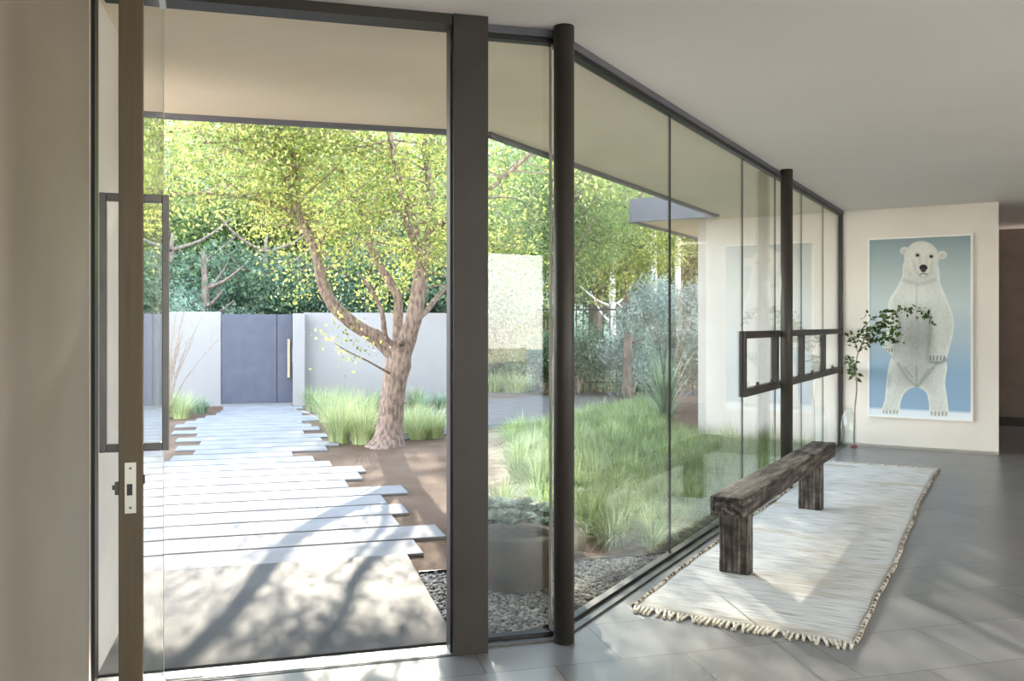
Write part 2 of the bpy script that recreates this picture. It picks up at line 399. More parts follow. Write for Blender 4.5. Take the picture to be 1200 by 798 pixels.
# concrete planks
ends = [1.004, 1.247, .957, 1.096, .967, 1.22, .697, .872, .949, .618, .44, .199, .638, .812, .62, .718, .40, .65, .55, .42, .70, .80, .45, .6, .38, .50, .3]
lend = [-1.35, -1.2, -1.55, -1.3, -1.42, -1.25, -1.5, -1.38, -1.6, -1.3, -1.45, -1.22, -1.0, -1.26, -1.0, -1.35, -1.12, -1.5, -1.2, -1.55, -1.45, -1.31, -1.2, -1.05, -1.0, -.98, -1.0]
ordw = ['first', 'second', 'third', 'fourth', 'fifth', 'sixth', 'seventh', 'eighth', 'ninth', 'tenth', 'eleventh', 'twelfth', 'thirteenth']
for i in range(27):
    p0 = 6.14+.4485*i; j = random.uniform(-.004, .004)
    b = MB(); q = [TP(lend[i], p0), TP(ends[i], p0+j), TP(ends[i]-.015, p0+.408+j), TP(lend[i], p0+.408)]
    b.prism(q, -.034, -.010)
    o = b.build('paving_plank', M['plank'], bevel=.004)
    if i < 13: l = 'long pale concrete plank, %s from the entrance slab%s' % (ordw[i], ', reaching far right over the soil' if i in (1, 5) else '')
    elif i >= 14: l = 'pale concrete plank in the path, %s from the blue-grey gate' % ordw[26-i]
    else: l = 'pale concrete plank beside the tree, midway from slab to gate'
    tag(o, l, 'paving plank', 'concrete planks of the garden path')

# gravel bed
gb = [TP(.885, 4.38), TP(1.30, 4.38), GL(1.83, -.05), TP(.885, 5.60)]
b = MB(); b.prism(gb, -.034, -.02)
b.build('gravel_base', M['soil'])
bpy.data.objects['gravel_base']['kind'] = 'structure'
phi = (1+5**.5)/2
ico = np.array([(-1, phi, 0), (1, phi, 0), (-1, -phi, 0), (1, -phi, 0), (0, -1, phi), (0, 1, phi), (0, -1, -phi), (0, 1, -phi), (phi, 0, -1), (phi, 0, 1), (-phi, 0, -1), (-phi, 0, 1)])/1.9
icf = np.array([(0, 11, 5), (0, 5, 1), (0, 1, 7), (0, 7, 10), (0, 10, 11), (1, 5, 9), (5, 11, 4), (11, 10, 2), (10, 7, 6), (7, 1, 8), (3, 9, 4), (3, 4, 2), (3, 2, 6), (3, 6, 8), (3, 8, 9), (4, 9, 5), (2, 4, 11), (6, 2, 10), (8, 6, 7), (9, 8, 1)])
g2 = [(p.x, p.y) for p in gb]
def inside(x, y, poly):
    c = False; n = len(poly)
    for i in range(n):
        x1, y1 = poly[i]; x2, y2 = poly[(i+1) % n]
        if (y1 > y) != (y2 > y) and x < (x2-x1)*(y-y1)/(y2-y1)+x1: c = not c
    return c
b = MB(); cnt = 0
while cnt < 6000:
    x = random.uniform(-.7, 1.2); y = random.uniform(4.3, 6.3)
    if not inside(x, y, g2): continue
    s = random.uniform(.008, .017)
    V = ico*np.array([s*random.uniform(.8, 1.3), s, s*.7])
    a = random.uniform(0, 6.28); ca, sa = math.cos(a), math.sin(a)
    V = V@np.array([(ca, sa, 0), (-sa, ca, 0), (0, 0, 1)])+np.array([x, y, -.018+random.uniform(0, .016)])
    b.v.append(V); b.f += (icf+b.n).tolist(); b.n += 12; cnt += 1
tag(b.build('gravel', M['pebble']), 'grey and white gravel bed between the glass and the garden soil', 'gravel', kind='stuff')
b = MB(); b.bar(TP(.885, 5.61), GL(1.85, -.05), .008, -.034, .012)
tag(b.build('steel_edging', M['black']), 'thin black steel edging strip along the gravel bed', 'edging')

# ================================================================ GARDEN WALL, GATE
def T18(px, off=0):                     # along garden wall line at p=18.45
    k_ = (px-600)/F; D = 18.45/(.96593-.25882*k_); return Vector((k_*D, D, 0))
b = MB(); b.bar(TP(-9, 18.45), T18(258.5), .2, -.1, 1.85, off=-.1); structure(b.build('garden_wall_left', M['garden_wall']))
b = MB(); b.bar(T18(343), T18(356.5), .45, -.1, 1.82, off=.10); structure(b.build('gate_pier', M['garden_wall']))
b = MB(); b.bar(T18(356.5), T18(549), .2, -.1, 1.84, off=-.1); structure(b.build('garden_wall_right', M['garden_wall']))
ga = T18(259.5); gz = T18(342.5)
gd = (gz-ga).normalized(); gl_ = (gz-ga).length; grz = math.atan2(gd.y, gd.x)
gate = tag(empty('garden_gate', ga, grz), 'slate blue flush garden gate in the white wall at path end', 'gate')
b = MB(); b.box((0, .02, .01), (gl_*.775, .07, 1.80)); b.build('gate_panel', M['gate'], gate, bevel=.004)
b = MB(); b.box((gl_*.785, .02, .01), (gl_, .07, 1.80)); b.build('narrow_panel', M['gate'], gate, bevel=.004)
b = MB(); b.box((gl_*.775, .04, .01), (gl_*.785, .065, 1.79)); b.build('gap_strip', M['black'], gate)
b = MB(); b.box((gl_*.93, -.075, .52), (gl_*.93+.05, -.03, 1.30)); h = b.build('handle', M['oak'], gate, bevel=.006)
tag(h, 'pale wooden pull bar')
for z in (.65, 1.17):
    b = MB(); b.box((gl_*.93+.012, -.03, z-.012), (gl_*.93+.036, .02, z+.012)); b.build('handle_mount', M['latch'], h)
b = MB(); b.box((-.02, -.12, -.034), (gl_+.02, .1, .008)); b.build('sill', M['plank'], gate)
# added cream wall, stands in for a reflection in the narrow pane
b = MB(); b.bar((-.35, 29.2), (1.45, 29.0), .3, -.05, .95); tag(b.build('reflection_wall', M['cream']), 'low cream wall far beyond the path, standing in for a reflection past the square post', 'wall')

# ================================================================ METAL FENCE
fA = Vector((.6, 21.2, 0)); fB = Vector((4.6, 20.4, 0)); fd = (fB-fA).normalized(); fl = (fB-fA).length
fence = tag(empty('metal_fence', fA, math.atan2(fd.y, fd.x)), 'black metal picket fence behind the shrubs', 'fence')
b = MB(); b.box((0, -.02, 1.93), (fl, .02, 1.97)); b.box((0, -.02, .2), (fl, .02, .24)); b.build('rail', M['black'], fence)
for i in range(int(fl/.16)+1):
    x = i*.16; b = MB(); w = .012 if i % 8 else .03
    b.box((x-w, -w, -.04), (x+w, w, 2.08)); b.build('picket' if i % 8 else 'post', M['black'], fence)

# ================================================================ DOOR, FRAMES, COLUMNS
# frame of the entrance
fr = structure(empty('trim_1', TP(-.79, 4.24), math.radians(15)))
b = MB(); b.box((0, -.02, 0), (.016, .065, 3.1)); b.build('jamb', M['black'], fr)
b = MB(); b.box((.045, -.065, 3.05), (1.61, .065, 3.10)); b.build('door_head', M['bronze'], fr)
b = MB(); b.box((.0, -.055, -.02), (1.61, .065, .006)); b.build('threshold', M['latch'], fr)
b = MB(); b.box((.0, -.075, -.02), (1.61, -.056, .003)); b.build('threshold_seal', M['black'], fr)
b = MB(); b.box((.22, -.04, .006), (.47, .05, .011)); b.build('pivot_plate', M['latch'], fr)
post = tag(empty('square_post', TP(.825, 4.165), math.radians(15)), 'dark bronze square post between the open doorway and narrow glass pane', 'post', kind='thing')
b = MB(); b.box((0, 0, 0), (.172, .15, 3.1)); b.build('shaft', M['bronze'], post, bevel=.003)
b = MB(); b.box((-.012, .03, 0), (-.0, .12, 3.05)); b.build('door_stop', M['black'], post)
for (x, y, r, l) in ((.262, 4.432, .052, 'dark round steel column beside the square post'), (2.665, 8.53, .057, 'dark round steel column standing behind the timber bench')):
    o = MB(); o.lathe([(r, 0), (r, 3.1)], seg=40); o = o.build('round_column', M['bronze'], smooth=False, loc=(x, y, 0))
    o.data.polygons.foreach_set('use_smooth', [len(p.vertices) == 4 for p in o.data.polygons])
    tag(o, l, 'column', kind='thing')

# pivot door swung inwards
dA = Vector((-1.172, 2.70, 0)); dB = Vector((-1.565, 3.93, 0)); dd = (dB-dA).normalized(); dl = (dB-dA).length
door = structure(empty('door_1', dA, math.atan2(dd.y, dd.x)))       # local x runs from the leading edge to the pivot, +y is the photo's left
T_ = .034
b = MB(); b.box((0, -T_, .012), (.045, T_, 3.04)); b.build('leading_stile', M['doorwood'], door, bevel=.002)
b = MB(); b.box((dl-.02, -.009, .012), (dl, .009, 3.04)); b.build('pivot_stile', M['latch'], door)
b = MB(); b.box((.045, -.02, .012), (dl-.02, .02, .05)); b.box((.045, -.02, 3.0), (dl-.02, .02, 3.04)); b.build('rail', M['latch'], door)
b = MB(); b.box((.045, -.008, .05), (dl-.02, .008, 3.0)); b.build('glass_panel', M['glass'], door)
for s in (1, -1):
    b = MB(); off = .062 if s > 0 else .072
    y0, y1 = sorted((s*(T_+off-.020), s*(T_+off)))
    b.box((.06, y0, 1.20), (.085, y1, 2.01))
    for z in (1.20, 1.985):
        ya, yb = sorted((s*.008, s*(T_+off-.021))); b.box((.06, ya, z), (.085, yb, z+.025))
    b.build('handle', M['greysteel'], door, bevel=.002)
b = MB(); b.box((-.003, -.016, 1.02), (0, .016, 1.175)); lk = b.build('lock_plate', M['latch'], door)
b = MB(); b.box((-.0045, -.006, 1.075), (-.003, .010, 1.11)); b.build('bolt_hole', M['black'], lk)
b = MB()
for z in (1.037, 1.158): b.lathe([(.004, 0), (.004, .001)], c=(0, 0, 0), seg=12); b.v[-1] = b.v[-1][:, [2, 0, 1]]+np.array([-.0045, 0, z])
b.build('screw', M['greysteel'], lk)
b = MB(); b.box((.012, T_, 1.075), (.030, T_+.012, 1.115)); b.box((.016, T_+.012, 1.09), (.024, T_+.02, 1.105)); b.build('thumb_turn', M['greysteel'], door, bevel=.002)
b = MB(); b.box((.012, -T_-.006, 1.105), (.030, -T_, 1.135)); b.build('key_cylinder', M['greysteel'], door, bevel=.002)

# ---------------------------------------------------------------- long glass wall
win = structure(empty('window_1', (0, 0, 0)))
def pane(A, B, z0=.05, z1=3.05):
    A = Vector(A); B = Vector(B); d = (B-A).normalized(); b = MB(); b.bar(A+d*.004, B-d*.004, .012, z0, z1); b.build('pane', M['glass'], win)
nA = TP(.997, 4.31)
pane(nA, C0)
S = [0.0, 1.76, 3.56, 4.72, 5.90, 7.10, 8.26]
SE = (Qe-C0).length
S[-1] = SE
def gpt(s): 
    d = (Qe-C0).normalized(); return C0+d*s
for i in range(2): pane(gpt(S[i]), gpt(S[i+1]))
ZA, ZB = .98, 1.53
for i in range(2, 6): pane(gpt(S[i]), gpt(S[i+1]), .05, ZA-.0); pane(gpt(S[i]), gpt(S[i+1]), ZB, 3.05)
b = MB(); b.bar(nA, C0, .05, 0, .03); b.bar(gpt(-.01), gpt(SE), .05, 0, .03); b.build('bottom_track', M['black'], win)
b = MB(); b.bar(nA, C0, .07, -.03, .012, off=.05); b.bar(gpt(-.03), gpt(SE), .07, -.03, .012, off=.05); b.build('sill_strip', M['greysteel'], win)
b = MB(); b.bar(nA, C0, .05, 3.035, 3.06); b.bar(gpt(-.01), gpt(SE), .05, 3.035, 3.06); b.build('top_track', M['black'], win)
b = MB(); b.bar(nA, C0, .08, 3.06, 3.1); b.bar(gpt(-.02), gpt(SE), .08, 3.06, 3.1); b.build('head_trim', M['fascia'], win)
for i, s in enumerate(S[:-1]):
    z = 3.05
    b = MB(); p = gpt(s); d = GD*.004; b.bar(p-d, p+d, .014, .03, z); b.build('glass_joint', M['black'] if i else M['latch'], win)
b = MB(); b.bar(gpt(SE-.05), gpt(SE), .06, 0, 3.1); b.build('end_jamb', M['black'], win)
for i in range(2, 6):
    w = .06; a_, c_ = S[i], S[i+1]
    b = MB()
    b.bar(gpt(a_), gpt(c_), w, ZB-.055, ZB+.01); b.bar(gpt(a_), gpt(c_), w, ZA-.01, ZA+.06)
    b.bar(gpt(a_), gpt(a_+.045), w, ZA+.06, ZB-.055); b.bar(gpt(c_-.045), gpt(c_), w, ZA+.06, ZB-.055)
    cs = b.build('casement', M['bronze'], win)
    b = MB(); b.bar(gpt(a_+.045), gpt(c_-.045), .012, ZA+.06, ZB-.055); b.build('casement_pane', M['glass'], cs)
    for fx in (.28, .72):
        s = a_+(c_-a_)*fx; p = gpt(s)+GN*.05
        b = MB(); b.bar(p-GD*.05, p+GD*.05, .03, ZA+.06, ZA+.075); b.bar(p-GD*.015, p+GD*.015, .02, ZA+.075, ZA+.105); b.build('latch', M['black'], cs)

# ================================================================ PICTURE
def picture():
    o0 = Qe+BD*.345; pw, phh = 1.215, 2.325
    root = tag(empty('framed_picture', o0+GN*0+Vector((0, 0, .395)), math.atan2(BD.y, BD.x)), 'tall white framed picture of a standing white bear on pale blue', 'picture')
    b = MB(); w = .022
    for x0, x1, z0, z1 in ((0, pw, 0, w), (0, pw, phh-w, phh), (0, w, w, phh-w), (pw-w, pw, w, phh-w)): b.box((x0, -.055, z0), (x1, -.004, z1))
    b.build('frame', M['white_frame'], root)
    nx, nz = 250, 480
    U, V = np.meshgrid(np.linspace(0, 1, nx), np.linspace(0, 1, nz))
    X = 25+420*U; yt = 35-20*U; yb = 757+18*U; Y = yb-(yb-yt)*V            # crop coordinates of the photo
    def poly(pts, soft=3):
        P = np.array(pts, float); ins = np.zeros(X.shape, bool); dist = np.full(X.shape, 1e9)
        for i in range(len(P)):
            x1, y1 = P[i]; x2, y2 = P[(i+1) % len(P)]
            if y1 != y2: ins ^= ((y1 > Y) != (y2 > Y)) & (X < (x2-x1)*(Y-y1)/(y2-y1)+x1)
            dx, dy = x2-x1, y2-y1; t = np.clip(((X-x1)*dx+(Y-y1)*dy)/(dx*dx+dy*dy), 0, 1)
            dist = np.minimum(dist, np.hypot(X-x1-t*dx, Y-y1-t*dy))
        sd = np.where(ins, dist, -dist); return np.clip(sd/soft+.5, 0, 1), sd
    def ell(cx, cy, rx, ry, soft=.15, ang=0):
        c, s = math.cos(ang), math.sin(ang); a = (X-cx)*c+(Y-cy)*s; bb = -(X-cx)*s+(Y-cy)*c
        r = np.hypot(a/rx, bb/ry); return np.clip((1-r)/soft+.5, 0, 1), r
    def cr(pts, n=6):
        P = np.array(pts, float); m = len(P); out = []
        for i in range(m):
            p0, p1, p2, p3 = P[i-1], P[i], P[(i+1) % m], P[(i+2) % m]
            for j in range(n):
                t = j/n; out.append(.5*(2*p1+(p2-p0)*t+(2*p0-5*p1+4*p2-p3)*t*t+(3*p1-p0-3*p2+p3)*t**3))
        return out
    def mix(c, col, a): return c*(1-a[..., None])+np.array(col)*a[..., None]
    Vv = V[..., None]
    stops = [(0, (.74, .80, .86)), (.035, (.70, .77, .84)), (.05, (.27, .40, .56)), (.25, (.27, .41, .57)), (.42, (.40, .51, .60)), (.62, (.50, .58, .60)), (.8, (.40, .48, .49)), (1, (.24, .32, .35))]
    img = np.stack([np.interp(V, [s[0] for s in stops], [s[1][k] for s in stops]) for k in range(3)], -1)
    g = RNG.normal(size=(nz, nx))
    for _ in range(2): g = (g+np.roll(g, 1, 0)+np.roll(g, -1, 0)+np.roll(g, 1, 1))/4
    fur = g*.07
    G1 = RNG.normal(size=(nz, nx))
    for _ in range(10): G1 = (G1+np.roll(G1, 2, 0)+np.roll(G1, -2, 0)+np.roll(G1, 1, 1)+np.roll(G1, -1, 1))/5
    fur = fur+G1/ max(1e-6, G1.std())*.012
    body = cr([(178, 120), (166, 185), (140, 238), (114, 278), (104, 330), (100, 400), (92, 450), (84, 482), (112, 500), (122, 512), (108, 560), (100, 620), (93, 690), (80, 742), (118, 752), (152, 748), (160, 700), (180, 660), (222, 640), (262, 658), (276, 700), (282, 752), (318, 762), (354, 756), (350, 690), (342, 620), (350, 560), (346, 530), (362, 470), (376, 400), (372, 345), (346, 272), (322, 210), (312, 140), (250, 90)])
    a, sd = poly(body)
    shade = np.clip(sd/34, 0, 1)
    base = np.stack([.66+.0*X, .69+.0*X, .66+.0*X], -1)
    base *= (1-.30*np.exp(-((X-225)**2/70**2+(Y-470)**2/150**2)))[..., None]      # belly greyer
    base *= (1+.10*np.exp(-((X-225)**2/90**2+(Y-260)**2/60**2)))[..., None]
    base *= (.84+.26*np.exp(-sd/8))[..., None]
    for (cx, cy, rx, ry) in ((322, 420, 30, 110), (118, 400, 20, 95), (125, 640, 30, 100), (318, 660, 30, 100), (225, 270, 95, 50)):
        base *= (1+.14*np.exp(-(((X-cx)/rx)**2+((Y-cy)/ry)**2)))[..., None]
    base *= (1-.16*np.exp(-((X-150)**2/14**2+(Y-430)**2/110**2)))[..., None]
    base *= (1-.16*np.exp(-((X-275)**2/14**2+(Y-440)**2/110**2)))[..., None]
    img = img*(1-a[..., None])+(base+fur[..., None])*a[..., None]
    def dark(m, k, tint=(.16, .20, .19)): 
        nonlocal img
        img = mix(img, tint, np.clip(m*k, 0, 1)*a)
    def stroke(pts, wd, k, tint=(.16, .20, .19)):
        P = np.array(pts, float); d = np.full(X.shape, 1e9)
        for i in range(len(P)-1):
            x1, y1 = P[i]; x2, y2 = P[i+1]; dx, dy = x2-x1, y2-y1; t = np.clip(((X-x1)*dx+(Y-y1)*dy)/(dx*dx+dy*dy), 0, 1)
            d = np.minimum(d, np.hypot(X-x1-t*dx, Y-y1-t*dy))
        dark(np.exp(-(d/wd)**2), k, tint)
    stroke([(226, 215), (225, 370)], 3, .35)
    stroke([(280, 345), (284, 400), (276, 470), (270, 525)], 8, .35)
    stroke([(150, 330), (160, 400), (135, 470), (128, 520)], 8, .32)
    stroke([(150, 545), (185, 600), (225, 640)], 7, .45); stroke([(310, 540), (262, 600), (228, 642)], 7, .5)
    stroke([(175, 560), (210, 600)], 4, .5); stroke([(225, 560), (226, 640)], 5, .5); stroke([(275, 565), (245, 610)], 4, .4)
    stroke([(112, 590), (108, 640)], 9, .28); stroke([(170, 200), (235, 218), (300, 200)], 8, .28)
    stroke([(282, 535), (320, 540), (350, 525)], 8, .75)
    for x in (283, 297, 311, 325, 339): stroke([(x, 512), (x-2, 526)], 2.6, .9, (.03, .035, .04))
    for x in (90, 101, 113, 124): stroke([(x, 484), (x-3, 495)], 2.6, .85, (.03, .035, .04))
    for x in (88, 102, 117, 133, 146): stroke([(x, 738), (x-2, 750)], 2.6, .7, (.05, .06, .06))
    for x in (288, 303, 318, 333, 347): stroke([(x, 742), (x-2, 756)], 2.6, .7, (.05, .06, .06))
    # head
    for (cx, cy, rx, ry) in ((176, 80, 19, 16), (330, 97, 19, 17)):
        m_, r = ell(cx, cy, rx, ry, .25); img = mix(img, (.62, .63, .58), m_); m2, r = ell(cx, cy+3, rx*.55, ry*.5, .7); img = mix(img, (.40, .40, .36), m2*.5)
    m_, r = ell(246, 112, 72, 72, .06); head = np.stack([.68+fur, .70+fur, .65+fur], -1)*(1-.10*np.clip(r, 0, 1)**3)[..., None]
    img = img*(1-m_[..., None])+head*m_[..., None]
    m_, r = ell(251, 148, 36, 42, .5); img = mix(img, (.62, .62, .56), m_*.75)
    stroke([(212, 120), (222, 165), (246, 190)], 6, .25); stroke([(292, 120), (284, 168), (262, 188)], 6, .25)
    stroke([(238, 100), (240, 130)], 4, .2); stroke([(268, 100), (266, 130)], 4, .2)
    for (cx, cy) in ((230, 98), (286, 103)):
        m_, r = ell(cx, cy, 12, 10, .9); img = mix(img, (.30, .29, .26), m_*.6); m_, r = ell(cx, cy, 7, 6, .3); img = mix(img, (.015, .015, .02), m_)
    m_, r = ell(254, 149, 17, 13, .25); img = mix(img, (.015, .015, .02), m_)
    m_, r = ell(254, 160, 11, 8, .3); img = mix(img, (.04, .04, .04), m_)
    stroke([(240, 178), (252, 172), (268, 176)], 3, .8, (.05, .05, .05))
    m_, r = ell(100, 752, 60, 6, 1); m2, r = ell(320, 762, 60, 6, 1)
    img = np.clip(img, 0, 1)**1.0
    me = bpy.data.meshes.new('print')
    XX = .016+U*(pw-.032); ZZ = .016+V*(phh-.032)
    co = np.stack([XX, np.full(XX.shape, -.046), ZZ], -1).reshape(-1, 3).astype(np.float32)
    me.vertices.add(len(co)); me.vertices.foreach_set('co', co.reshape(-1))
    ii = (np.arange(nz-1)[:, None]*nx+np.arange(nx-1)[None, :]).reshape(-1)
    idx = np.stack([ii, ii+1, ii+1+nx, ii+nx], 1).reshape(-1).astype(np.int32); nf = len(ii)
    me.loops.add(len(idx)); me.loops.foreach_set('vertex_index', idx)
    me.polygons.add(nf); me.polygons.foreach_set('loop_start', np.arange(nf, dtype=np.int32)*4); me.update(calc_edges=True)
    at = me.color_attributes.new('print_ink', 'FLOAT_COLOR', 'POINT')
    at.data.foreach_set('color', np.concatenate([img.reshape(-1, 3), np.ones((nx*nz, 1))], 1).astype(np.float32).reshape(-1))
    m, nt, out = mat('printed_bear_picture'); p = N(nt, 'ShaderNodeBsdfPrincipled', i_Roughness=.35)
    c = N(nt, 'ShaderNodeVertexColor', layer_name='print_ink')
    nt.links.new(c.outputs[0], p.inputs['Base Color']); nt.links.new(p.outputs[0], out.inputs[0]); p.inputs['Specular IOR Level'].default_value = .25
    me.materials.append(m); o = bpy.data.objects.new('print', me); COL.objects.link(o); o.parent = root
    b = MB(); b.box((.01, -.044, .01), (pw-.01, -.002, phh-.01)); b.build('backing', M['greysteel'], root)
picture()

# ================================================================ RUG
def rug():
    near = Vector((1.70, 4.375, 0)); far = Vector((4.66, 9.62, 0))
    ly = (far-near); L = ly.length; rz = math.atan2(ly.y, ly.x)-math.pi/2
    Wd = 1.17
    org = near-Vector((math.cos(rz), math.sin(rz), 0))*Wd
    root = tag(empty('rug', org, rz), 'long cream woven wool rug with knotted fringe under the timber bench', 'rug')
    nx, ny = 40, 150
    def ex(y): return .010*math.sin(y*1.1)+.004*math.sin(y*4.1+1)+.002*math.sin(y*13)
    b = MB(); V = []
    for k_ in range(2):
        for j in range(ny+1):
            y = L*j/ny
            for i in range(nx+1):
                u = i/nx; x = Wd*u+ex(y)*(u if u > .5 else 0)*1.5+ex(y+3)*(1-u if u < .5 else 0)
                edge = min(i, nx-i, j, ny-j)
                z = .003 if k_ == 0 else .015+.004*noise.noise(Vector((x*2.5, y*9, 0)))+.003*noise.noise(Vector((x*9, y*30, 3)))-(.006 if edge == 0 else 0)
                V.append((x, y, z))
    q = (nx+1)*(ny+1); Fc = []
    for j in range(ny):
        for i in range(nx):
            a = j*(nx+1)+i; Fc.append((a+q, a+1+q, a+nx+2+q, a+nx+1+q)); Fc.append((a, a+nx+1, a+nx+2, a+1))
    rim = [i for i in range(nx+1)]+[j*(nx+1)+nx for j in range(1, ny+1)]+[ny*(nx+1)+i for i in range(nx-1, -1, -1)]+[j*(nx+1) for j in range(ny-1, 0, -1)]
    for i in range(len(rim)): a, c = rim[i], rim[(i+1) % len(rim)]; Fc.append((a, c, c+q, a+q))
    b.add(V, Fc); b.build('rug_body', M['wool'], root, smooth=True)
    for side in (0, 1):
        b = MB(); pts = []
        for j in range(0, ny*2+1):
            y = L*j/(ny*2); x = (Wd+ex(y)*1.5 if side else ex(y+3)); pts.append((x+(.002 if side else -.002), y, .014))
        b.tube(pts, .011, seg=6); b.build('edge_binding', M['stitch'], root, smooth=True)
    for end in (0, 1):
        n = 46
        for i in range(n):
            x = Wd*(i+.5)/n; s = -1 if end == 0 else 1; y0 = 0 if end == 0 else L
            le = random.uniform(.055, .095); sk = random.uniform(-.02, .035)
            pts = [(x, y0, .014), (x+sk*.3, y0+s*le*.35, .011), (x+sk*.6, y0+s*le*.5, .010), (x+sk*.8, y0+s*le*.7, .009), (x+sk, y0+s*le, .007)]
            b = MB(); b.tube(pts, [.007, .006, .010, .006, .009], seg=6); b.build('tassel', M['fringe'], root, smooth=True)
rug()

# ================================================================ BENCH
def bench():
    a = Vector((1.326, 5.445, 0)); c = Vector((2.85, 8.03, 0)); d = c-a; L = d.length; rz = math.atan2(d.y, d.x)
    root = tag(empty('timber_bench', a, rz), 'dark weathered heavy timber bench with block legs standing on the rug', 'bench')
    def rough_box(name, size, c, dens, amp, along):
        import bmesh
        bm = bmesh.new(); bmesh.ops.create_cube(bm, size=1)
        bmesh.ops.scale(bm, vec=size, verts=bm.verts)
        for ax in range(3):
            es = [e for e in bm.edges if abs((e.verts[0].co-e.verts[1].co)[ax]) > size[ax]*.5]
            bmesh.ops.subdivide_edges(bm, edges=es, cuts=dens[ax], use_grid_fill=True)
        for v in bm.verts:
            p = v.co+Vector(c)
            ed = sum(abs(abs(v.co[k])-size[k]/2) < 1e-4 for k in range(3))
            nz_ = noise.noise(Vector([p[k]*(2.0 if k == along else 18) for k in range(3)]))+.6*noise.noise(p*11)
            dirn = Vector([v.co[k]/abs(v.co[k]) if abs(abs(v.co[k])-size[k]/2) < 1e-4 else 0 for k in range(3)])
            v.co += dirn*(nz_*amp-(amp*1.4 if ed > 1 else 0))
        me = bpy.data.meshes.new(name); bm.to_mesh(me); bm.free(); me.materials.append(M['timber'])
        o = bpy.data.objects.new(name, me); COL.objects.link(o); o.parent = root
        if along == 2:                      # grain runs upright in the legs
            R = np.array([(0, 0, 1), (0, 1, 0), (-1, 0, 0)], float)   # local x of the leg mesh points up
            co = np.array([v.co[:] for v in me.vertices]); co = co@np.array([(0, 0, -1), (0, 1, 0), (1, 0, 0)], float)
            for v, q in zip(me.vertices, co): v.co = q
            o.rotation_euler = (0, -math.pi/2, 0)
        o.location = c; return o
    rough_box('seat_beam', (L, .212, .132), (L/2, 0, .465), (70, 8, 5), .0035, 0)
    for x in (.215, 2.45):
        rough_box('leg', (.115, .195, .395), (x, 0, .2105), (4, 8, 16), .003, 2)
bench()

# ================================================================ BOTTLE AND BRANCH
bc = W(1001, 500, 11.2); bc.z = 0
b = MB(); b.lathe([(.085, .0), (.092, .02), (.092, .34), (.075, .44), (.052, .50), (.050, .52), (.058, .53), (.054, .532), (.046, .52), (.048, .50), (.071, .435), (.088, .34), (.088, .024), (.02, .018)], seg=40)
bo = tag(b.build('glass_bottle', M['bottle'], smooth=True, loc=(bc.x-.07, bc.y, .001)), 'tall clear glass bottle on the floor by the glass corner', 'bottle')
def V3(px, py, D=11.18): return W(px, py, D-.03-max(0, px-1001)*.0062)
br = tag(empty('leafy_branch', (bc.x, bc.y, .03)), 'curved leafy green branch standing in the clear glass bottle', 'branch')
oo = Vector((bc.x, bc.y, .03))
def loc(pts): return [p-oo for p in pts]
main = spline([V3(1001, 522), V3(1001, 505), V3(1001.5, 490), V3(1002, 476), V3(1004, 455), V3(1003, 430), V3(1006, 412), V3(1013, 398)], 5)
subs = [[(1013, 398), (1025, 385), (1040, 372), (1055, 362), (1072, 363), (1086, 366), (1090, 376)], [(1013, 398), (1028, 392), (1044, 386), (1054, 390)], [(1007, 410), (1022, 402), (1040, 396), (1055, 398)],
        [(1004, 440), (997, 426), (996, 418)], [(1006, 415), (1001, 400), (1000, 395)], [(1013, 398), (1012, 385), (1022, 374), (1040, 366)], [(1009, 404), (1017, 390), (1030, 380), (1048, 377)], [(1005, 445), (1001, 436), (996, 430)]]
b = MB(); b.tube(loc(main), rads([.012, .010, .009, .008, .006], len(main)), seg=7)
LP = []
for s_ in subs:
    D_ = 11.15+random.uniform(-.2, .2)
    pts = [V3(x, y, 11.18+(D_-11.18)*min(1, i/2)) for i, (x, y) in enumerate(s_)]; sp = spline(pts, 4)
    b.tube(loc(sp), rads([.006, .0025], len(sp)), seg=5)
    for p in sp[2:]:
        for _ in range(4): LP.append(np.array(p-oo)+RNG.normal(scale=.035, size=3))
b.build('stem', M['twig'], br, smooth=True)
quads('foliage', leaves(np.array(LP), .075, .55), M['vase_leaf'], br)
b = MB(); b.lathe([(.01, 0), (.04, .012), (.045, .03), (.02, .05)], seg=16); b.build('red_stem_base', M['berry'], br, loc=(0, 0, -.012))

